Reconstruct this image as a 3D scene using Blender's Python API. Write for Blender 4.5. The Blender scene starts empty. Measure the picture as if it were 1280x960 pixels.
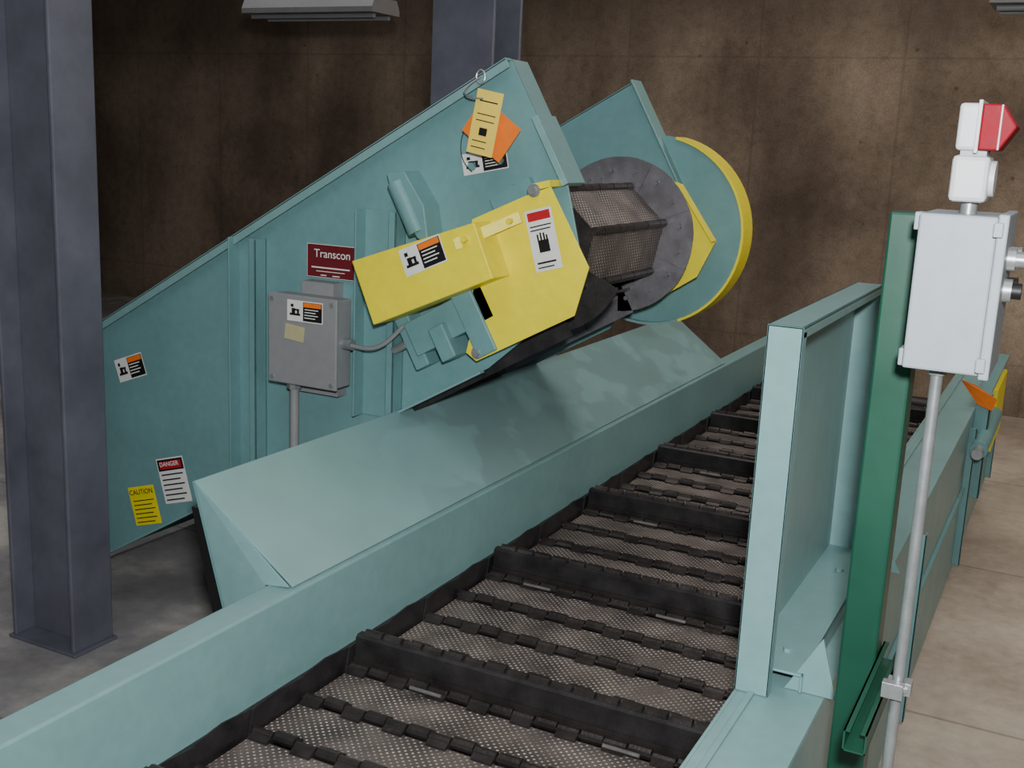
import bpy, bmesh, math, random
from mathutils import Vector, Matrix
random.seed(4)
D=bpy.data
col=bpy.context.scene.collection
# ------------------------------------------------------------------ materials
def srgb(r,g,b):
    def c(v):
        v/=255.
        return v/12.92 if v<=.04045 else ((v+.055)/1.055)**2.4
    return (c(r),c(g),c(b),1)
def base_mat(name):
    m=D.materials.new(name); m.use_nodes=True
    nt=m.node_tree; b=nt.nodes["Principled BSDF"]
    return m,nt,b
def N(nt,t,**k):
    n=nt.nodes.new(t)
    for a,v in k.items(): setattr(n,a,v)
    return n
def noise(nt,scale,detail=4,stretch=(1,1,1),rough=.55,loc=(0,0,0),dist=0):
    tc=N(nt,"ShaderNodeTexCoord"); mp=N(nt,"ShaderNodeMapping"); mp.inputs["Scale"].default_value=stretch
    mp.inputs["Location"].default_value=loc
    no=N(nt,"ShaderNodeTexNoise"); no.inputs["Scale"].default_value=scale; no.inputs["Detail"].default_value=detail
    no.inputs["Roughness"].default_value=rough; no.inputs["Distortion"].default_value=dist
    nt.links.new(tc.outputs["Object"],mp.inputs[0]); nt.links.new(mp.outputs[0],no.inputs["Vector"])
    return no
def ramp(nt,src,stops):
    r=N(nt,"ShaderNodeValToRGB"); e=r.color_ramp.elements
    while len(e)<len(stops): e.new(.5)
    for i,(p,c) in enumerate(stops):
        e[i].position=p; e[i].color=c
    nt.links.new(src,r.inputs[0]); return r
def mix(nt,fac,a,b,mode="MIX"):
    m=N(nt,"ShaderNodeMix",data_type="RGBA",blend_type=mode)
    if isinstance(fac,(int,float)): m.inputs[0].default_value=fac
    else: nt.links.new(fac,m.inputs[0])
    for s,i in ((a,6),(b,7)):
        if isinstance(s,tuple): m.inputs[i].default_value=s
        else: nt.links.new(s,m.inputs[i])
    return m.outputs[2]
def paint(name,c,rough=.42,var=.18,metal=0.0,scale=3,bump=.02,spec=.5):
    m,nt,b=base_mat(name)
    n1=noise(nt,scale,6); n2=noise(nt,scale*9,3)
    d=tuple(x*(1-var) for x in c[:3])+(1,); l=tuple(min(1,x*(1+var*.6)) for x in c[:3])+(1,)
    r=ramp(nt,n1.outputs[0],[(.3,d),(.7,l)])
    r2=ramp(nt,n2.outputs[0],[(.35,(.93,.93,.93,1)),(.65,(1,1,1,1))])
    nt.links.new(mix(nt,1.0,r.outputs[0],r2.outputs[0],"MULTIPLY"),b.inputs["Base Color"])
    rr=ramp(nt,n1.outputs[0],[(.3,(rough*.85,)*3+(1,)),(.7,(min(1,rough*1.2),)*3+(1,))])
    nt.links.new(rr.outputs[0],b.inputs["Roughness"])
    b.inputs["Metallic"].default_value=metal
    b.inputs["Specular IOR Level"].default_value=spec
    if bump:
        bp=N(nt,"ShaderNodeBump"); bp.inputs["Strength"].default_value=bump; bp.inputs["Distance"].default_value=.01
        nt.links.new(n2.outputs[0],bp.inputs["Height"]); nt.links.new(bp.outputs[0],b.inputs["Normal"])
    return m
TEAL=paint("teal_paint",srgb(122,158,157),.38,.06)
TEALD=paint("teal_paint_conveyor",srgb(108,149,150),.38,.09)
YEL=paint("yellow_paint",srgb(240,222,40),.45,.06)
GREEN=paint("green_paint",srgb(18,72,54),.4,.15)
GREY=paint("grey_enclosure_paint",srgb(136,137,138),.45,.06)
GREYL=paint("light_grey_enclosure_paint",srgb(156,164,171),.4,.04)
FIXT=paint("fixture_enamel",srgb(112,110,110),.5,.06)
STEELB=paint("column_primer_paint",srgb(98,99,110),.5,.3,scale=3)
GALV=paint("galvanised_steel",srgb(165,168,168),.35,.15,metal=.6,scale=20)
DARK=paint("dark_rusty_steel",srgb(66,60,59),.32,.4,metal=.55,scale=12,bump=.15)
DARK2=paint("belt_side_plate_steel",srgb(122,118,122),.4,.3,metal=.35,scale=10,bump=.08)
BLACKST=paint("black_steel",srgb(52,49,50),.42,.45,metal=.35,scale=12,bump=.12)
HILITE=paint("hinge_highlight_steel",srgb(120,116,114),.4,.3,metal=.5,scale=20)
WHITE=paint("label_white",srgb(225,225,220),.5,.03)
BLACK=paint("label_black",srgb(22,20,20),.5,.03)
RED=paint("label_red",srgb(178,28,38),.5,.05)
DRED=paint("nameplate_red",srgb(104,30,36),.4,.1)
ORNG=paint("label_orange",srgb(238,120,30),.5,.05)
TAGY=paint("tag_yellow",srgb(240,210,90),.55,.05)
WPL=paint("white_plastic",srgb(205,205,206),.35,.03)
BEIGE=paint("beige_sticker",srgb(180,174,132),.6,.05)
LENS=paint("red_lens",srgb(140,8,30),.5,.25,scale=12,spec=.15)
def perf_mat():
    m,nt,b=base_mat("dimpled_belt_pan")
    uv=N(nt,"ShaderNodeUVMap"); 
    def dist(off):
        a=N(nt,"ShaderNodeVectorMath",operation="MULTIPLY_ADD"); a.inputs[1].default_value=(46,46,0); a.inputs[2].default_value=off
        nt.links.new(uv.outputs[0],a.inputs[0])
        f=N(nt,"ShaderNodeVectorMath",operation="FRACTION"); nt.links.new(a.outputs[0],f.inputs[0])
        s=N(nt,"ShaderNodeVectorMath",operation="SUBTRACT"); s.inputs[1].default_value=(.5,.5,0); nt.links.new(f.outputs[0],s.inputs[0])
        l=N(nt,"ShaderNodeVectorMath",operation="LENGTH"); nt.links.new(s.outputs[0],l.inputs[0]); return l.outputs["Value"]
    mn=N(nt,"ShaderNodeMath",operation="MINIMUM"); nt.links.new(dist((0,0,0)),mn.inputs[0]); nt.links.new(dist((.5,.5,0)),mn.inputs[1])
    n=noise(nt,6,6); bse=ramp(nt,n.outputs[0],[(.3,srgb(66,60,58)),(.7,srgb(122,110,104))])
    dots=ramp(nt,mn.outputs[0],[(.10,(1,1,1,1)),(.20,(0,0,0,1))])
    n2=noise(nt,9,4,loc=(5,2,0)); br=ramp(nt,n2.outputs[0],[(.35,srgb(112,105,103)),(.65,srgb(214,205,200))])
    cc=mix(nt,dots.outputs[0],bse.outputs[0],br.outputs[0])
    nt.links.new(cc,b.inputs["Base Color"]); b.inputs["Metallic"].default_value=.3; b.inputs["Roughness"].default_value=.5
    bp=N(nt,"ShaderNodeBump"); bp.inputs["Strength"].default_value=.5; bp.inputs["Distance"].default_value=.003
    nt.links.new(dots.outputs[0],bp.inputs["Height"]); nt.links.new(bp.outputs[0],b.inputs["Normal"])
    return m
PERF=perf_mat()
def wall_mat():
    m,nt,b=base_mat("stained_concrete_wall")
    big=noise(nt,.5,5,(1,1,.8)); st=noise(nt,.9,4,(1,1,.18),.5,(3.4,0,0),.2); blot=noise(nt,.7,5,(1,1,.7),.6,(9,0,2),.3); fine=noise(nt,11,8,(1,1,1),.75); sp_=noise(nt,60,3)
    c1=ramp(nt,big.outputs[0],[(.30,srgb(122,106,92)),(.5,srgb(152,135,116)),(.70,srgb(182,164,142))])
    s=ramp(nt,st.outputs[0],[(.36,(.42,.39,.38,1)),(.46,(.78,.76,.75,1)),(.54,(1,1,1,1))])
    c2=mix(nt,.75,c1.outputs[0],s.outputs[0],"MULTIPLY")
    s2=ramp(nt,blot.outputs[0],[(.38,(.44,.41,.40,1)),(.49,(.8,.78,.77,1)),(.58,(1,1,1,1))])
    c2=mix(nt,.75,c2,s2.outputs[0],"MULTIPLY")
    f=ramp(nt,fine.outputs[0],[(.34,(.74,.73,.72,1)),(.5,(.96,.96,.96,1)),(.72,(1.15,1.15,1.17,1))])
    c3=mix(nt,1.0,c2,f.outputs[0],"MULTIPLY")
    f2=ramp(nt,sp_.outputs[0],[(.35,(.82,.82,.82,1)),(.6,(1.04,1.04,1.04,1))])
    c3=mix(nt,1.0,c3,f2.outputs[0],"MULTIPLY")
    tc=N(nt,"ShaderNodeTexCoord"); sp=N(nt,"ShaderNodeSeparateXYZ"); nt.links.new(tc.outputs["Object"],sp.inputs[0])
    # seepage staining near the top of the wall
    ms=N(nt,"ShaderNodeMath",operation="MULTIPLY_ADD"); ms.inputs[1].default_value=2.2; ms.inputs[2].default_value=-1.1; nt.links.new(st.outputs[0],ms.inputs[0])
    az=N(nt,"ShaderNodeMath",operation="ADD"); nt.links.new(sp.outputs[2],az.inputs[0]); nt.links.new(ms.outputs[0],az.inputs[1])
    tz=N(nt,"ShaderNodeMapRange"); tz.inputs[1].default_value=2.8; tz.inputs[2].default_value=3.3; tz.inputs[4].default_value=.5; nt.links.new(az.outputs[0],tz.inputs[0])
    c3=mix(nt,tz.outputs[0],c3,srgb(72,60,52))
    ad=N(nt,"ShaderNodeMath",operation="ADD"); nt.links.new(sp.outputs[0],ad.inputs[0]); nt.links.new(sp.outputs[1],ad.inputs[1])
    def seam(src,per,w,off=0.):
        a=N(nt,"ShaderNodeMath",operation="ADD"); a.inputs[1].default_value=100*per+off; nt.links.new(src,a.inputs[0])
        q=N(nt,"ShaderNodeMath",operation="MODULO"); q.inputs[1].default_value=per; nt.links.new(a.outputs[0],q.inputs[0])
        l=N(nt,"ShaderNodeMath",operation="LESS_THAN"); l.inputs[1].default_value=w; nt.links.new(q.outputs[0],l.inputs[0]); return l.outputs[0]
    mx=N(nt,"ShaderNodeMath",operation="MAXIMUM"); nt.links.new(seam(ad.outputs[0],1.22,.02,.1),mx.inputs[0]); nt.links.new(seam(sp.outputs[2],2.44,.018,-.42),mx.inputs[1])
    mm=N(nt,"ShaderNodeMath",operation="MULTIPLY"); nt.links.new(fine.outputs[0],mm.inputs[1]); nt.links.new(mx.outputs[0],mm.inputs[0])
    m2=N(nt,"ShaderNodeMath",operation="MULTIPLY"); m2.inputs[1].default_value=.4; nt.links.new(mm.outputs[0],m2.inputs[0])
    c4=mix(nt,m2.outputs[0],c3,srgb(60,50,44))
    # scattered tie-hole / air-void pits
    vo=N(nt,"ShaderNodeTexVoronoi"); vo.inputs["Scale"].default_value=3.0; nt.links.new(tc.outputs["Object"],vo.inputs["Vector"])
    vr=ramp(nt,vo.outputs["Distance"],[(.03,(.5,.48,.46,1)),(.06,(1,1,1,1))])
    c4=mix(nt,.8,c4,vr.outputs[0],"MULTIPLY")
    nt.links.new(c4,b.inputs["Base Color"]); b.inputs["Roughness"].default_value=.9
    bp=N(nt,"ShaderNodeBump"); bp.inputs["Strength"].default_value=.35; bp.inputs["Distance"].default_value=.02
    nt.links.new(fine.outputs[0],bp.inputs["Height"]); nt.links.new(bp.outputs[0],b.inputs["Normal"])
    return m
WALL=wall_mat()
def floor_mat():
    m,nt,b=base_mat("concrete_floor")
    big=noise(nt,.9,6); fine=noise(nt,14,8,rough=.65); sct=noise(nt,3,7,rough=.7,dist=.6)
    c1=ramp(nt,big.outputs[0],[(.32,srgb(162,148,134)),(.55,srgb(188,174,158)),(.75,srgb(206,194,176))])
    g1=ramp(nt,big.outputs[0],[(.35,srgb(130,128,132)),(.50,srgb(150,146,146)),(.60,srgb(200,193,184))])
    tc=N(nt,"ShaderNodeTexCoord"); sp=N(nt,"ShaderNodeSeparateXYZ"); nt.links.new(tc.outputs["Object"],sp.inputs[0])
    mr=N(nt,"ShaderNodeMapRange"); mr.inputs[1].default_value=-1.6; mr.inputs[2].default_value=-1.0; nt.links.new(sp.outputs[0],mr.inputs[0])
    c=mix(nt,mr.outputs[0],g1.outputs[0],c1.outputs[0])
    f=ramp(nt,fine.outputs[0],[(.3,(.80,.80,.80,1)),(.7,(1.06,1.06,1.06,1))])
    c=mix(nt,1.,c,f.outputs[0],"MULTIPLY")
    f=ramp(nt,sct.outputs[0],[(.38,(.82,.80,.78,1)),(.5,(1,1,1,1))])
    c=mix(nt,.6,c,f.outputs[0],"MULTIPLY")
    a=N(nt,"ShaderNodeMath",operation="ADD"); a.inputs[1].default_value=18-.6; nt.links.new(sp.outputs[1],a.inputs[0])
    q=N(nt,"ShaderNodeMath",operation="MODULO"); q.inputs[1].default_value=1.8; nt.links.new(a.outputs[0],q.inputs[0])
    l=N(nt,"ShaderNodeMath",operation="LESS_THAN"); l.inputs[1].default_value=.016; nt.links.new(q.outputs[0],l.inputs[0])
    mm=N(nt,"ShaderNodeMath",operation="MULTIPLY"); mm.inputs[1].default_value=.4; nt.links.new(l.outputs[0],mm.inputs[0])
    c=mix(nt,mm.outputs[0],c,srgb(70,60,52))
    nt.links.new(c,b.inputs["Base Color"]); b.inputs["Roughness"].default_value=.8
    bp=N(nt,"ShaderNodeBump"); bp.inputs["Strength"].default_value=.15; bp.inputs["Distance"].default_value=.01
    nt.links.new(fine.outputs[0],bp.inputs["Height"]); nt.links.new(bp.outputs[0],b.inputs["Normal"])
    return m
FLOOR=floor_mat()
def chute_mat():
    m,nt,b=base_mat("dusty_teal_chute")
    dn=noise(nt,2.6,3,(1.6,1,1),.5,(2,1,0),.2)
    tc=N(nt,"ShaderNodeTexCoord"); sp=N(nt,"ShaderNodeSeparateXYZ"); nt.links.new(tc.outputs["Object"],sp.inputs[0])
    mr=N(nt,"ShaderNodeMapRange"); mr.inputs[1].default_value=2.8; mr.inputs[2].default_value=3.4; nt.links.new(sp.outputs[1],mr.inputs[0])
    d=ramp(nt,dn.outputs[0],[(.45,(0,0,0,1)),(.50,(1,1,1,1))])
    f=N(nt,"ShaderNodeMath",operation="MULTIPLY"); nt.links.new(d.outputs[0],f.inputs[0]); nt.links.new(mr.outputs[0],f.inputs[1])
    f2=N(nt,"ShaderNodeMath",operation="MULTIPLY"); nt.links.new(f.outputs[0],f2.inputs[0]); f2.inputs[1].default_value=.32
    n=noise(nt,4,6); a=ramp(nt,n.outputs[0],[(.3,srgb(120,154,153)),(.7,srgb(129,164,163))])
    c=mix(nt,f2.outputs[0],a.outputs[0],srgb(90,106,109))
    nt.links.new(c,b.inputs["Base Color"]); b.inputs["Roughness"].default_value=.4
    return m
CHUTE=chute_mat()
# ------------------------------------------------------------------ builders
def root(name):
    e=D.objects.new(name,None); e.empty_display_size=.1; col.objects.link(e); return e
def finish(name,bm,mats,parent=None,bevel=0,smooth=False):
    bmesh.ops.recalc_face_normals(bm,faces=bm.faces)
    me=D.meshes.new(name); bm.to_mesh(me); bm.free()
    for m in (mats if isinstance(mats,(list,tuple)) else [mats]): me.materials.append(m)
    o=D.objects.new(name,me); col.objects.link(o)
    if parent: o.parent=parent
    if smooth:
        for p in me.polygons: p.use_smooth=True
        try: me.set_sharp_from_angle(angle=math.radians(40))
        except Exception: pass
    if bevel:
        md=o.modifiers.new("bevel","BEVEL"); md.width=bevel; md.segments=2; md.limit_method='ANGLE'
    return o
def bbox(bm,x0,x1,y0,y1,z0,z1,mi=0):
    vs=[bm.verts.new((x,y,z)) for x in(x0,x1) for y in(y0,y1) for z in(z0,z1)]
    for f in [(0,1,3,2),(4,6,7,5),(0,4,5,1),(2,3,7,6),(0,2,6,4),(1,5,7,3)]:
        fa=bm.faces.new([vs[i] for i in f]); fa.material_index=mi
def bprism(bm,pts,vec,mi=0):
    v=Vector(vec); a=[bm.verts.new(p) for p in pts]; b=[bm.verts.new(Vector(p)+v) for p in pts]
    n=len(pts); fs=[bm.faces.new(a),bm.faces.new(b[::-1])]
    for i in range(n): fs.append(bm.faces.new([a[i],b[i],b[(i+1)%n],a[(i+1)%n]]))
    for f in fs: f.material_index=mi
def bcyl(bm,p0,p1,r,seg=16,mi=0,r2=None):
    p0=Vector(p0); p1=Vector(p1); d=p1-p0
    q=d.to_track_quat('Z','Y').to_matrix(); r2=r if r2 is None else r2
    A=[];B=[]
    for i in range(seg):
        t=2*math.pi*i/seg; c=Vector((math.cos(t),math.sin(t),0))
        A.append(bm.verts.new(p0+q@(c*r))); B.append(bm.verts.new(p1+q@(c*r2)))
    fs=[bm.faces.new(A[::-1]),bm.faces.new(B)]
    for i in range(seg): fs.append(bm.faces.new([A[i],A[(i+1)%seg],B[(i+1)%seg],B[i]]))
    for f in fs: f.material_index=mi
def box(n,p,x0,x1,y0,y1,z0,z1,m,bevel=0):
    bm=bmesh.new(); bbox(bm,x0,x1,y0,y1,z0,z1); return finish(n,bm,m,p,bevel)
def prism(n,p,pts,vec,m,bevel=0):
    bm=bmesh.new(); bprism(bm,pts,vec); return finish(n,bm,m,p,bevel)
def cyl(n,p,p0,p1,r,m,seg=20,r2=None,bevel=0):
    bm=bmesh.new(); bcyl(bm,p0,p1,r,seg,0,r2); return finish(n,bm,m,p,bevel,smooth=True)
def tube(n,p,pts,r,m):
    c=D.curves.new(n,"CURVE"); c.dimensions='3D'; c.bevel_depth=r; c.bevel_resolution=4
    s=c.splines.new('NURBS'); s.points.add(len(pts)-1); s.order_u=3; s.use_endpoint_u=True
    for i,q in enumerate(pts): s.points[i].co=(*q,1)
    c.materials.append(m); o=D.objects.new(n,c); col.objects.link(o); o.parent=p; return o
def text(n,p,s,x,y,z,size,ang,m):
    c=D.curves.new(n,"FONT"); c.body=s; c.size=size; c.extrude=.0003; c.align_x='CENTER'; c.align_y='CENTER'; c.materials.append(m)
    o=D.objects.new(n,c); col.objects.link(o); o.parent=p; o.location=(x,y,z)
    o.rotation_euler=(math.pi/2,-ang,0); return o
def label(n,p,cx,cz,y,w,h,ang,rects,mats):
    """flat sticker in an XZ plane; rects in unit coords (0..1)"""
    bm=bmesh.new(); ca,sa=math.cos(ang),math.sin(ang)
    for k,(a0,a1,b0,b1,mi) in enumerate(rects):
        yy=y-.0012-.0007*k
        vs=[]
        for a,b in((a0,b0),(a1,b0),(a1,b1),(a0,b1)):
            u=(a-.5)*w; v=(b-.5)*h
            vs.append(bm.verts.new((cx+u*ca-v*sa,yy,cz+u*sa+v*ca)))
        f=bm.faces.new(vs); f.material_index=mi
    me=D.meshes.new(n); bm.to_mesh(me); bm.free()
    for m in mats: me.materials.append(m)
    o=D.objects.new(n,me); col.objects.link(o); o.parent=p; return o
# ------------------------------------------------------------------ room
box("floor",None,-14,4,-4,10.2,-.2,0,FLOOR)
box("wall_back",None,-14,4,10,10.3,0,5,WALL)
box("wall_left",None,-14.3,-14,-4,10.3,0,5,WALL)
box("wall_right",None,4,4.3,-4,10.3,0,5,WALL)
box("wall_front",None,-14,4,-4.3,-4,0,5,WALL)
box("ceiling",None,-14,4,-4,10.3,5,5.2,WALL)
# ------------------------------------------------------------------ steel columns
def hcol(x0,x1,y0,y1,z1,t=.018,side=True):
    r=root("steel_column"); bm=bmesh.new()
    if side:
        bbox(bm,x0,x0+t,y0,y1,.012,z1); bbox(bm,x1-t,x1,y0,y1,.012,z1)
        ym=(y0+y1)/2; bbox(bm,x0+t,x1-t,ym-t/2,ym+t/2,.012,z1)
    else:
        bbox(bm,x0,x1,y0,y0+t,.012,z1); bbox(bm,x0,x1,y1-t,y1,.012,z1)
        xm=(x0+x1)/2; bbox(bm,xm-t/2,xm+t/2,y0+t,y1-t,.012,z1)
    finish("column_h_section",bm,STEELB,r,.005)
    box("base_plate",r,x0-.015,x1+.015,y0-.01,y1+.01,0,.014,STEELB,.003)
    return r
hcol(-3.66,-3.315,2.87,3.07,5)
hcol(-2.825,-2.50,4.62,4.9,5,side=False)
# ------------------------------------------------------------------ fluorescent fixtures
for xa,xb in((-5.0,-4.0),(-.56,.44)):
    r=root("fluorescent_light_fixture")
    prism("housing",r,[(xa,5.88,2.87),(xa,6.12,2.87),(xa,6.15,2.81),(xa,6.15,2.78),(xa,5.85,2.78),(xa,5.85,2.81)],(xb-xa,0,0),FIXT)
    for dy in(-.08,.08): cyl("tube",r,(xa+.03,6+dy,2.765),(xb-.03,6+dy,2.765),.014,GREY)
    for xx in(xa+.2,xb-.2): cyl("hanger_rod",r,(xx,6,2.87),(xx,6,5),.006,GALV,8)
# ------------------------------------------------------------------ horizontal steel belt conveyor
conv=root("steel_belt_conveyor")
YA,YB=-.6,7.6
bm=bmesh.new(); bbox(bm,-1.85,-1.758,YA,YB,.50,.85); finish("side_rail_left",bm,TEAL,conv,.006)
box("lower_skirt_left",conv,-1.84,-1.82,YA,YB,.06,.5,TEALD)
box("belt_guide_left",conv,-1.757,-1.745,YA,YB,.50,.60,BLACKST)
bm=bmesh.new()
bbox(bm,-.578,-.57,YA,YB,.42,.86); bbox(bm,-.57,-.39,YA,YB,.852,.86); bbox(bm,-.545,-.53,YA,YB,.86,.868)
bbox(bm,-.398,-.39,YA,YB,.06,.852)
finish("side_frame_right",bm,TEAL,conv,.002)
bm=bmesh.new()
yy=.3
while yy<YB:
    bbox(bm,-.39,-.355,yy,yy+.008,.1,.8); bbox(bm,-.36,-.355,yy,yy+.04,.1,.8); yy+=1.8
bbox(bm,-.39,-.375,YA,YB,.48,.50)
finish("outer_stiffeners",bm,TEALD,conv,.001)
bm=bmesh.new(); yy=.2
while yy<YB:
    for x in(-1.8,-.45): bbox(bm,x-.04,x+.04,yy,yy+.08,0,.45)
    bbox(bm,-1.76,-.49,yy,yy+.08,.3,.38); yy+=1.8
finish("support_legs",bm,TEALD,conv)
# belt
bm=bmesh.new(); uvl=bm.loops.layers.uv.new("UVMap"); P=.21; y0=2.46-P*14; ZB=.556
def panq(a,b,c,d,mi=0):
    f=bm.faces.new([bm.verts.new(q) for q in(a,b,c,d)]); f.material_index=mi
    L1=(Vector(b)-Vector(a)).length; L2=(Vector(d)-Vector(a)).length
    for l,uv in zip(f.loops,((0,0),(L1,0),(L1,L2),(0,L2))): l[uvl].uv=uv
k=0; y=y0
BX0,BX1=-1.715,-.60
while y<YB-.25:
    panq((BX0,y+.02,ZB-.004),(BX1,y+.02,ZB-.004),(BX1,y+P-.02,ZB-.004),(BX0,y+P-.02,ZB-.004))
    bbox(bm,BX0,BX1,y+.02,y+P-.02,ZB-.02,ZB-.0045,1)
    x=BX0
    j=0
    while x<BX1-.03:
        sg=1 if j%2 else -1
        rr=.0165 if j%2 else .0145
        jit=random.uniform(-.002,.003)
        bcyl(bm,(x+.003,y+.003*sg,ZB+.003+jit),(x+.063,y+.003*sg,ZB+.003+jit),rr,10,1)
        bprism(bm,[(x+.004,y,ZB+.016),(x+.004,y+.033*sg,ZB+.002),(x+.004,y+.033*sg,ZB-.006),(x+.004,y,ZB-.006)],(.058,0,0),1)
        x+=.0655; j+=1
    bcyl(bm,(BX0-.02,y,ZB),(BX1+.02,y,ZB),.008,8,1)
    for X,s in((BX0-.006,-1),(BX1+.006,1)):
        o=.006*(k%2)*s
        bprism(bm,[(X+o,y-.02,ZB-.03),(X+o,y+P+.02,ZB-.03),(X+o,y+P+.0,ZB+.06),(X+o,y+P*.5,ZB+.07),(X+o,y+.0,ZB+.06)],(.005*s,0,0),2)
    if k%4==2:
        bprism(bm,[(BX0,y+.02,ZB),(BX0,y+.02,ZB+.088),(BX0,y+.03,ZB+.094),(BX0,y+.05,ZB+.094),(BX0,y+.10,ZB+.03),(BX0,y+.15,ZB)],(BX1-BX0,0,0),2)
        bbox(bm,BX0,BX1,y+.012,y+.02,ZB+.005,ZB+.03,1)
        x=BX0+.02
        while x<BX1-.05:
            bcyl(bm,(x,y+.045,ZB+.094),(x+.056,y+.045,ZB+.094),.0135,8,1); x+=.066
        xs=random.uniform(.15,.3)
        while xs<1.05:
            bcyl(bm,(BX0+xs-.05,y-.028,ZB+.010),(BX0+xs+.05,y-.028,ZB+.010),.0055,8,3); xs+=random.uniform(.45,.8)  # pale rods added as highlights along the hinge lugs
    y+=P;k+=1
finish("hinged_steel_belt",bm,[PERF,DARK,BLACKST,HILITE],conv)
# right skirt panel (folded tray)
bm=bmesh.new()
PY0,PY1=2.33,3.32
bbox(bm,-.578,-.572,PY0,PY1,.862,1.70)
bbox(bm,-.578,-.50,PY0,PY0+.006,.862,1.70)
bbox(bm,-.506,-.50,PY0,PY0+.03,.862,1.69)
bbox(bm,-.578,-.50,PY0,PY1,1.694,1.70)
bbox(bm,-.506,-.50,PY0,PY1,1.675,1.70)
bbox(bm,-.578,-.475,PY1-.006,PY1,.87,1.694)
bbox(bm,-.578,-.44,PY0+.06,PY1,.90,.906)
bbox(bm,-.446,-.44,PY0+.06,PY1,.862,.906)
finish("side_skirt_panel",bm,TEAL,conv,.002)
bm=bmesh.new()
bprism(bm,[(-.48,2.40,.862),(-.365,2.40,.862),(-.405,2.40,1.0)],(0,.006,0))
bprism(bm,[(-.44,3.3,.862),(-.36,3.3,.862),(-.435,3.3,.99)],(0,.006,0))
for yy in (2.5,3.1): bcyl(bm,(-.5,yy,.906),(-.5,yy,.915),.012,6)
finish("skirt_gussets",bm,TEAL,conv)
# tail take-up assembly at far right
bm=bmesh.new()
bbox(bm,-.39,-.32,5.9,5.92,.40,.93); bbox(bm,-.33,-.32,5.9,6.0,.40,.93); bbox(bm,-.39,-.33,5.9,7.3,.915,.93)
finish("takeup_bracket",bm,TEALD,conv,.003)
cyl("takeup_cylinder",conv,(-.33,5.6,.72),(-.33,6.5,.72),.04,TEALD)
cyl("takeup_rod",conv,(-.33,5.5,.72),(-.33,5.6,.72),.025,GALV)
box("takeup_guard",conv,-.37,-.33,6.6,7.3,.48,.84,YEL,.006)
prism("hang_tag",conv,[(-.47,5.86,1.0),(-.40,5.85,.985),(-.29,5.82,.93),(-.31,5.83,.87),(-.38,5.85,.89)],(0,.002,0),ORNG)
cyl("tail_shaft",conv,(-1.9,7.3,.55),(-.4,7.3,.55),.05,BLACKST)
# ------------------------------------------------------------------ chute
ch=root("deflector_chute")
prism("slide_plate",ch,[(-2.10,2.25,1.10),(-1.775,2.27,.856),(-1.775,6.25,.856),(-2.10,6.25,1.10)],(-.004,0,-.006),CHUTE,.002)
for yy in(2.25,6.24):
    prism("end_plate",ch,[(-2.10,yy,1.096),(-1.785,yy+.01,.855),(-1.856,yy,.85),(-1.856,yy,.62),(-1.96,yy,.62)],(0,.006,0),TEAL)
prism("back_plate",ch,[(-2.105,2.25,1.096),(-1.965,2.25,.62),(-1.965,6.25,.62),(-2.105,6.25,1.096)],(-.004,0,0),TEALD)
prism("black_back_sheet",ch,[(-2.16,2.30,1.0),(-2.10,2.30,1.0),(-1.98,2.30,.5),(-2.04,2.30,.5)],(0,3.9,0),BLACK)  # black sheet filling the gap behind the back plate
# ------------------------------------------------------------------ inclined conveyor
inc=root("inclined_steel_belt_conveyor")
CX,CZ=-1.61,1.72; c30,s30=math.cos(math.radians(30)),.5
def I(u,w,y): return (CX+u*c30-w*s30,y,CZ+u*s30+w*c30)
def ibox(bm,u0,u1,w0,w1,y0,y1,mi=0):
    bprism(bm,[I(u0,w0,y0),I(u1,w0,y0),I(u1,w1,y0),I(u0,w1,y0)],(0,y1-y0,0),mi)
def sideplate(n,y,near):
    pts=[I(.2,.566,y),I(.2,.12,y)]
    pts+= [I(.14,-.10,y),I(-.05,-.235,y),I(-.34,-.295,y)] if near else [I(.05,-.08,y),I(-.34,-.295,y)]
    pts+=[(-3.94,y,.03),(-4.02,y,.03),(-4.02,y,.98)]
    prism(n,inc,pts,(0,.008,0),TEALD,.001)
sideplate("side_plate_near",3.3,True); sideplate("side_plate_far",4.382,False)
box("tail_end_plate",inc,-4.02,-4.01,3.3,4.39,.03,.98,TEALD)
bm=bmesh.new()
ibox(bm,-2.45,.2,.56,.568,3.262,3.302); ibox(bm,-2.45,.2,.535,.566,3.262,3.268)
ibox(bm,-2.45,.2,.56,.568,4.382,4.43)
ibox(bm,-2.45,-.36,-.302,-.294,3.27,3.302)
ibox(bm,.192,.2,.30,.566,3.302,3.42); ibox(bm,.192,.215,.12,.36,3.27,3.41)
ibox(bm,.2,.208,.107,.57,4.345,4.45)
finish("edge_flanges",bm,TEAL,inc,.0015)
bm=bmesh.new()
for u_,w_ in((.02,.2),(.02,.3),(-.08,.33)):
    bcyl(bm,I(u_,w_,3.285),I(u_,w_,3.3),.014,6)
ibox(bm,-.06,.1,.13,.2,3.27,3.3)
finish("head_fasteners",bm,TEALD,inc)
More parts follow.
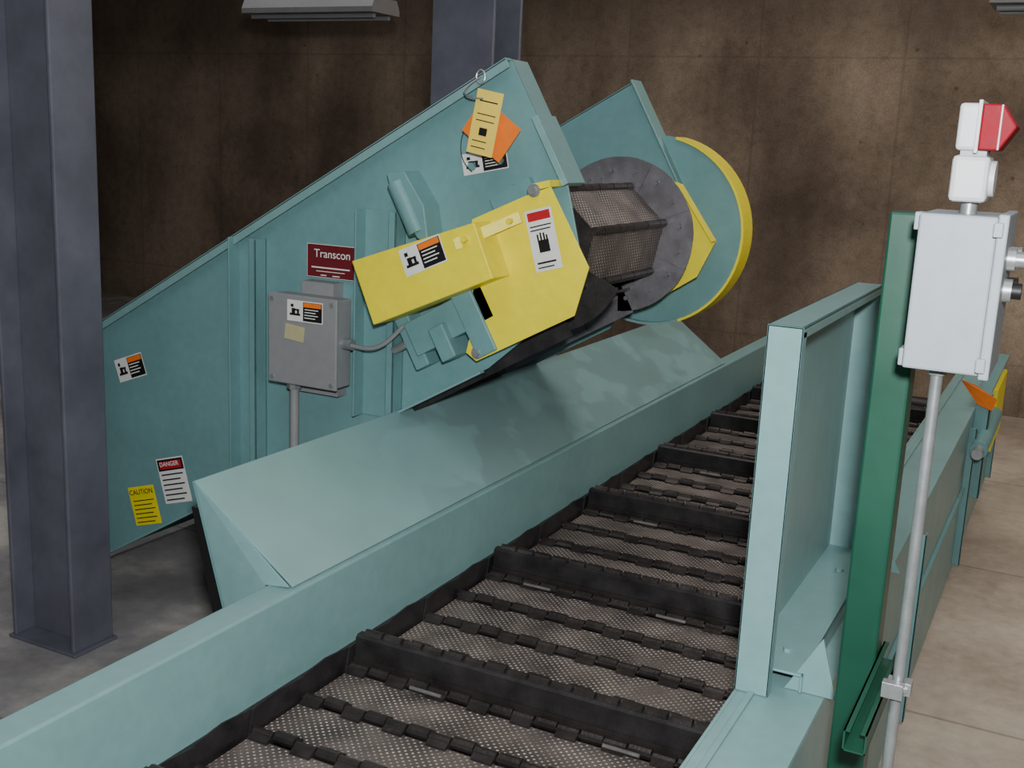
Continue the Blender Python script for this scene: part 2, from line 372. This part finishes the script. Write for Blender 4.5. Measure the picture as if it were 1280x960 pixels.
# belt of the incline
bm=bmesh.new(); uvl=bm.loops.layers.uv.new("UVMap")
u=-2.5
while u<-.1:
    a=I(u,.16,3.40);b=I(u+.2,.16,3.40);c=I(u+.2,.16,4.05);d=I(u,.16,4.05); panq(a,b,c,d)
    bcyl(bm,I(u,.16,3.38),I(u,.16,4.07),.016,8,1); 
    u+=.21
ibox(bm,-2.4,-.05,-.21,-.2,3.4,4.06,1)
R6=.19
ang0=math.radians(18)
hx=[(CX+R6*math.cos(ang0+i*math.pi/3),CZ+R6*math.sin(ang0+i*math.pi/3)) for i in range(6)]
for i in range(6):
    (xa,za),(xb,zb)=hx[i],hx[(i+1)%6]
    panq((xa,3.38,za),(xa,4.05,za),(xb,4.05,zb),(xb,3.38,zb))
    bcyl(bm,(xa,3.37,za),(xa,4.05,za),.012,10,1)
    yy=3.38; jj=0
    while yy<4.02:
        bcyl(bm,(xa,yy,za),(xa,yy+.062,za),.0155 if jj%2 else .0145,10,1); yy+=.066; jj+=1
bcyl(bm,(CX,3.32,CZ),(CX,4.6,CZ),.05,20,1)
bprism(bm,[(x,3.385,z) for x,z in hx],(0,.004,0),1)
finish("hinged_belt_incline",bm,[PERF,DARK],inc)
bm=bmesh.new()
def ring(y,r0,r1,a0,a1,n,st=.006,ov=1.12,mi=0):
    for i in range(n):
        t0=a0+(a1-a0)*i/n; t1=a0+(a1-a0)*(i+ov)/n; o=st*(i%2)
        q=[]
        for t,rr in((t0,r0),(t0,r1),((t0*.75+t1*.25),r1*1.004),((t0+t1)/2,r1*1.005),((t0*.25+t1*.75),r1*1.004),(t1,r1),(t1,r0)): q.append((CX+rr*math.cos(t),y-o,CZ+rr*math.sin(t)))
        bprism(bm,q,(0,.005,0),mi)
ring(4.055,.14,.295,0,2*math.pi,16)
for i in range(16):
    t=(i+.5)*math.pi/8
    bcyl(bm,(CX+.245*math.cos(t),4.04,CZ+.245*math.sin(t)),(CX+.245*math.cos(t),4.055,CZ+.245*math.sin(t)),.009,8)
u=-2.4
k=0
while u<-.2:
    ibox(bm,u,u+.22,.17,.293,4.055-.006*(k%2),4.06); ibox(bm,u,u+.22,-.293,-.17,4.055-.006*(k%2),4.06)
    u+=.21;k+=1
finish("belt_wings_far",bm,DARK2,inc)
bm=bmesh.new()
ring(3.40,.06,.295,math.radians(210),math.radians(335),12,0,1.0)
u=-1.3
while u<-.2:
    ibox(bm,u,u+.22,-.315,-.2,3.36-.005*(k%2),3.365); u+=.21;k+=1
finish("belt_wings_near",bm,BLACKST,inc)
hxc,hzc=-1.60,1.72
bm=bmesh.new(); pts=[(hxc+.385*math.cos(t*math.pi/32),4.39,hzc+.385*math.sin(t*math.pi/32)) for t in range(64)]
bprism(bm,pts,(0,.012,0)); finish("head_hood_disc",bm,TEALD,inc)
bm=bmesh.new()
def band(r0,r1,y0,y1,a0,a1,n,mi=0):
    for i in range(n):
        t0=a0+(a1-a0)*i/n;t1=a0+(a1-a0)*(i+1)/n
        q=[(hxc+rr*math.cos(t),y0,hzc+rr*math.sin(t)) for t,rr in((t0,r0),(t0,r1),(t1,r1),(t1,r0))]
        bprism(bm,q,(0,y1-y0,0),mi)
band(.378,.388,4.37,4.5,math.radians(-68),math.radians(78),30)
bmesh.ops.remove_doubles(bm,verts=bm.verts,dist=.0005)
finish("yellow_rim_band",bm,YEL,inc)
bm=bmesh.new(); band(.376,.386,4.36,4.5,math.radians(-130),math.radians(-68),12); finish("teal_rim_band",bm,TEAL,inc)
prism("head_guard_far",inc,[(-1.46,4.2,1.93),(-1.42,4.2,1.92),(-1.27,4.2,1.715),(-1.335,4.2,1.57),(-1.56,4.2,1.418),(-1.6,4.2,1.43),(-1.6,4.2,1.8)],(0,.006,0),YEL)
prism("head_guard_far_lip",inc,[(-1.42,4.2,1.92),(-1.27,4.2,1.715),(-1.274,4.2,1.71),(-1.426,4.2,1.916)],(0,-.04,0),YEL)
# near yellow guard plate
gp=[(-1.60,1.885),(-1.51,1.92),(-1.365,1.68),(-1.405,1.525),(-1.75,1.335),(-1.79,1.36),(-1.77,1.45),(-1.785,1.50),(-1.765,1.60),(-1.70,1.66),(-1.72,1.70),(-1.79,1.76),(-1.785,1.80)]
prism("head_guard_plate",inc,[(x,3.2,z) for x,z in gp],(0,.006,0),YEL,.001)
prism("head_guard_fold",inc,[(-1.51,3.2,1.92),(-1.585,3.2,1.90),(-1.575,3.2,1.925),(-1.515,3.2,1.94)],(0,.09,0),YEL)
for i,(x,z) in enumerate([(-1.565,1.905),(-1.745,1.365)]):
    cyl("guard_bolt",inc,(x,3.18,z),(x,3.3,z),.014,GALV,6); cyl("guard_washer",inc,(x,3.192,z),(x,3.198,z),.021,GALV,16)
# chain guard box (yellow)
a=math.radians(24); ca,sa=math.cos(a),math.sin(a)
def M(u,v,y): return (-2.08+u*ca-v*sa,y,1.434+u*sa+v*ca)
bm=bmesh.new(); bprism(bm,[M(0,0,3.08),M(.485,0,3.08),M(.485,.185,3.08),M(0,.225,3.08)],(0,.2,0)); finish("chain_guard_box",bm,YEL,inc,.004)
bm=bmesh.new(); bprism(bm,[M(.40,.125,3.07),M(.60,.14,3.17),M(.60,.175,3.17),M(.40,.16,3.07)],(0,.006,0)); finish("guard_hinge_strap",bm,YEL,inc)
cyl("strap_bolt",inc,M(.44,.145,3.058),M(.44,.145,3.09),.01,YEL,6)
cyl("strap_bolt",inc,M(.57,.155,3.14),M(.57,.155,3.18),.01,YEL,6)
bm=bmesh.new()
ibox(bm,-.52,-.18,-.16,-.04,3.2,3.3); ibox(bm,-.30,-.22,-.26,.0,3.19,3.3); ibox(bm,-.42,-.36,-.22,-.1,3.17,3.3)
ibox(bm,-.56,-.50,-.2,.02,3.22,3.3); ibox(bm,-.22,-.1,-.02,.12,3.22,3.3)
finish("takeup_bearing",bm,TEALD,inc,.005)
cyl("takeup_screw",inc,I(-.62,-.1,3.235),I(-.15,-.1,3.235),.014,GALV)
cyl("torque_arm_tube",inc,(-2.09,3.22,1.90),(-2.0,3.22,1.74),.035,TEALD)
prism("torque_arm_ear",inc,[(-2.12,3.2,1.93),(-2.05,3.2,1.94),(-1.97,3.2,1.83),(-1.95,3.2,1.72),(-1.99,3.2,1.72),(-2.09,3.2,1.84)],(0,.1,0),TEALD,.004)
def stiff(x0,x1,ztop,zbot):
    bm=bmesh.new(); bbox(bm,x0,x0+.006,3.235,3.3,zbot,ztop); bbox(bm,x0,x1,3.294,3.3,zbot,ztop+.0); bbox(bm,x1-.03,x1,3.235,3.241,zbot,ztop); bbox(bm,x1-.006,x1,3.235,3.3,zbot,ztop)
    finish("stiffener",bm,TEALD,inc,.002)
stiff(-2.84,-2.71,1.66,.64)
stiff(-2.27,-2.1,1.80,1.06)
box("panel_joint",inc,-2.875,-2.86,3.29,3.3,.60,1.63,TEALD)
# local disconnect box
jb=root("junction_box")
box("enclosure",jb,-2.575,-2.285,3.16,3.245,1.17,1.485,GREY,.006)
box("lid",jb,-2.58,-2.28,3.15,3.162,1.165,1.49,GREY,.004)
bm=bmesh.new(); bbox(bm,-2.52,-2.34,3.245,3.299,1.12,1.16); bbox(bm,-2.50,-2.36,3.24,3.299,1.16,1.53); finish("mount_strut",bm,GREY,jb)
for x,z in((-2.56,1.47),(-2.30,1.47),(-2.56,1.185),(-2.30,1.185)): cyl("lid_screw",jb,(x,3.144,z),(x,3.15,z),.008,GALV,8)
cyl("conduit",jb,(-2.50,3.2,.62),(-2.50,3.2,1.17),.017,GREY)
cyl("conduit_nut",jb,(-2.50,3.2,1.14),(-2.50,3.2,1.17),.027,GALV,8)
tube("flex_conduit",jb,[(-2.285,3.2,1.33),(-2.22,3.19,1.325),(-2.14,3.18,1.33),(-2.08,3.19,1.37),(-2.04,3.2,1.42)],.008,GREY)
cyl("flex_fitting",jb,(-2.285,3.2,1.33),(-2.245,3.2,1.33),.02,GALV,10)
def warn(n,p,cx,cz,y,w,h,a):
    rc=[(0,1,0,1,0),(.45,.98,.05,.95,1),(.47,.96,.72,.93,2),(.08,.38,.28,.38,1),(.14,.24,.38,.62,1),(.18,.36,.52,.60,1),(.12,.20,.68,.82,1),(.30,.36,.38,.52,1)]
    for i in range(4): rc.append((.52,.9-.07*(i%2),.60-.13*i,.64-.13*i,0))
    label(n,p,cx,cz,y,w,h,a,rc,[WHITE,BLACK,ORNG])
warn("warning_label",jb,-2.415,1.435,3.149,.155,.075,0)
label("inspection_sticker",jb,-2.46,1.355,3.149,.085,.055,-.1,[(0,1,0,1,0)],[BEIGE])
label("nameplate",inc,-2.405,1.602,3.285,.21,.12,0,[(0,1,0,1,0),(.01,.99,.015,.985,1),(.1,.9,.28,.32,0),(.2,.8,.18,.20,0),(.3,.42,.06,.09,0),(.55,.7,.06,.09,0)],[WHITE,DRED])
text("nameplate_text",inc,"Transcon",-2.395,3.278,1.628,.042,0,WHITE)
warn("warning_label_tail",inc,-3.415,1.08,3.3,.16,.095,math.radians(20))
warn("warning_label_motor",inc,*M(.27,.15,0)[::2],3.08,.165,.09,a)
warn("warning_label_head",inc,-1.80,1.985,3.3,.17,.07,math.radians(12))
rc=[(0,1,0,1,0)]+[(.1,.9-.1*(i%2),.62-.11*i,.645-.11*i,1) for i in range(6)]
label("caution_label",inc,-3.355,.50,3.3,.15,.165,math.radians(16),rc,[YEL,BLACK])
text("caution_text",inc,"CAUTION",-3.37,3.294,.557,.03,math.radians(16),BLACK)
rc=[(0,1,0,1,0),(.03,.97,.72,.97,1),(.1,.9,.76,.93,2)]+[(.1,.9-.12*(i%2),.62-.11*i,.65-.11*i,1) for i in range(6)]
label("danger_label",inc,-3.19,.64,3.3,.15,.19,math.radians(16),rc,[WHITE,BLACK,RED])
text("danger_text",inc,"DANGER",-3.21,3.292,.706,.026,math.radians(16),WHITE)
label("hand_hazard_label",inc,-1.525,1.755,3.2,.095,.195,math.radians(16),
  [(0,1,0,1,0),(.08,.92,.82,.96,1),(.1,.9,.72,.74,2),(.1,.85,.66,.68,2),(.3,.7,.3,.5,2),(.3,.36,.5,.6,2),(.42,.48,.5,.62,2),(.54,.6,.5,.61,2),(.64,.7,.48,.57,2),(.15,.85,.12,.15,2),(.15,.75,.05,.07,2)],[WHITE,RED,BLACK])
# hanging tags and hook
tg=root("inspection_tag")
tube("wire",tg,[(-1.80,3.25,2.25),(-1.84,3.2,2.21),(-1.80,3.17,2.18),(-1.75,3.18,2.18)],.003,GALV)
label("tag_card_orange",tg,-1.735,2.085,3.215,.17,.13,math.radians(-35),[(0,1,0,1,0)],[ORNG])
label("tag_card",tg,-1.745,2.105,3.19,.095,.20,math.radians(-10),[(0,1,0,1,0),(.15,.85,.82,.84,1),(.15,.85,.62,.635,1),(.15,.85,.52,.535,1),(.35,.65,.3,.42,1),(.15,.7,.2,.215,1),(.15,.7,.1,.115,1)],[TAGY,BLACK])
tube("tie_string",tg,[(-1.75,3.2,2.18),(-1.86,3.25,2.1),(-1.88,3.27,1.98),(-1.83,3.27,1.95)],.0012,BLACK)
bm=bmesh.new()
for i in range(12):
    t0=i*math.pi/6; t1=(i+1)*math.pi/6
    bcyl(bm,(-1.80+.016*math.cos(t0),3.25,2.25+.022*math.sin(t0)),(-1.80+.016*math.cos(t1),3.25,2.25+.022*math.sin(t1)),.003,6)
finish("shackle",bm,GALV,tg)
# ------------------------------------------------------------------ green post + pull-strut + control station
gp_=root("green_support_post")
bm=bmesh.new(); bbox(bm,-.337,-.266,2.2,2.275,.012,1.955); finish("post_tube",bm,GREEN,gp_,.005)
box("post_base_plate",gp_,-.33,-.22,2.16,2.31,0,.012,GREEN)
bm=bmesh.new()
X0,X1,Z0,Z1,Ya,Yb=-.266,-.226,1.03,1.07,1.88,2.3
bbox(bm,X0,X1,Ya,Yb,Z0,Z0+.003); bbox(bm,X0,X0+.003,Ya,Yb,Z0,Z1); bbox(bm,X1-.003,X1,Ya,Yb,Z0,Z1)
bbox(bm,X0,X0+.011,Ya,Yb,Z1-.003,Z1); bbox(bm,X1-.011,X1,Ya,Yb,Z1-.003,Z1)
finish("strut_channel",bm,GREEN,gp_)
cs=root("control_station")
box("enclosure",cs,-.258,-.135,2.0,2.2,1.70,1.965,GREYL,.004)
box("door",cs,-.135,-.118,1.995,2.205,1.695,1.97,GREYL,.003)
bm=bmesh.new()
for z in(1.72,1.945): bbox(bm,-.14,-.125,1.985,2.0,z-.012,z+.012)
for z in(1.715,1.95): bbox(bm,-.268,-.255,2.02,2.06,z-.015,z+.015)
finish("door_clamps",bm,GREYL,cs,.002)
for z,mc in((1.893,GALV),(1.84,BLACK)):
    cyl("button_collar",cs,(-.118,2.08,z),(-.105,2.08,z),.02,GALV,16); cyl("button",cs,(-.105,2.08,z),(-.09,2.08,z),.014,mc,16)
    cyl("button_rear_collar",cs,(-.118,2.14,z),(-.10,2.14,z),.018,mc,16)
cyl("conduit",cs,(-.205,2.06,.3),(-.205,2.06,1.70),.0105,GALV)
cyl("conduit_hub",cs,(-.205,2.06,1.685),(-.205,2.06,1.70),.016,GALV,8)
bm=bmesh.new(); bbox(bm,-.225,-.185,2.04,2.085,1.088,1.098); bbox(bm,-.230,-.192,2.03,2.05,1.075,1.105); bbox(bm,-.192,-.18,2.045,2.075,1.08,1.105); finish("conduit_clamp",bm,GALV,cs,.001)
cyl("nipple",cs,(-.190,2.08,1.965),(-.190,2.08,1.985),.014,GALV,10)
box("horn_box",cs,-.222,-.162,2.04,2.12,1.985,2.062,WPL,.008)
cyl("horn_grille",cs,(-.162,2.08,2.025),(-.154,2.08,2.025),.03,WPL,20)
box("beacon_collar",cs,-.212,-.17,2.05,2.11,2.060,2.072,GREYL,.001)
box("beacon_base",cs,-.220,-.184,2.04,2.12,2.070,2.147,WPL,.006)
bm=bmesh.new(); bprism(bm,[(-.184,2.035,2.071),(-.152,2.035,2.071),(-.128,2.035,2.110),(-.152,2.035,2.146),(-.184,2.035,2.146)],(0,.09,0)); finish("beacon_lens",bm,LENS,cs,.003)
bm=bmesh.new(); bbox(bm,-.190,-.184,2.032,2.127,2.066,2.152); bbox(bm,-.155,-.152,2.032,2.036,2.072,2.145); finish("beacon_lens_rim",bm,WPL,cs,.001)
# ------------------------------------------------------------------ camera
f=1400.0; p=math.atan(302/1400.); psi=math.atan(722*math.cos(p)/1400.); roll=math.atan(0.045)
F=Vector((-math.sin(psi),math.cos(psi),0)); R=Vector((math.cos(psi),math.sin(psi),0)); Z=Vector((0,0,1))
Fc=F*math.cos(p)-Z*math.sin(p); U=F*math.sin(p)+Z*math.cos(p)
cr,sr=math.cos(roll),math.sin(roll)
xr=R*cr+U*sr; up=U*cr-R*sr
cd=D.cameras.new("camera"); cd.sensor_width=36; cd.lens=f/1280*36; cd.clip_start=.05
cam=D.objects.new("camera",cd); col.objects.link(cam)
M3=Matrix((xr,up,-Fc)).transposed(); cam.matrix_world=Matrix.Translation((0,0,2.05))@M3.to_4x4()
bpy.context.scene.camera=cam
# ------------------------------------------------------------------ lights
def area(n,loc,tgt,size,e,c=(1,1,1),sy=None):
    l=D.lights.new(n,"AREA"); l.energy=e; l.size=size; l.color=c
    if sy: l.shape='RECTANGLE'; l.size_y=sy
    o=D.objects.new(n,l); col.objects.link(o); o.location=loc
    o.rotation_euler=(Vector(tgt)-Vector(loc)).to_track_quat('-Z','Y').to_euler(); return o
area("ceiling_lamp_near",(-.8,.8,4.7),(-.8,1.6,0),3,55,(.95,.98,1))
area("ceiling_lamp_far",(-1.2,6.6,4.8),(-.8,8.6,0),3.5,105,(1,.93,.85))
area("fill_light_left",(-5.2,5.0,4.8),(-4.2,4.6,0),2.5,60,(.95,.97,1))  # fill light added to lift the floor on the left
area("fill_light_right",(1.6,6,4.6),(.3,7,0),2,85,(1,.94,.86))  # added fill, brightens the right-hand floor and wall
area("camera_flash",(.08,-.05,2.3),(-1.6,3.2,1.3),.12,130,(.95,.98,1))
w=D.worlds.new("world"); bpy.context.scene.world=w; w.use_nodes=True
w.node_tree.nodes["Background"].inputs[0].default_value=(.5,.52,.55,1); w.node_tree.nodes["Background"].inputs[1].default_value=.15
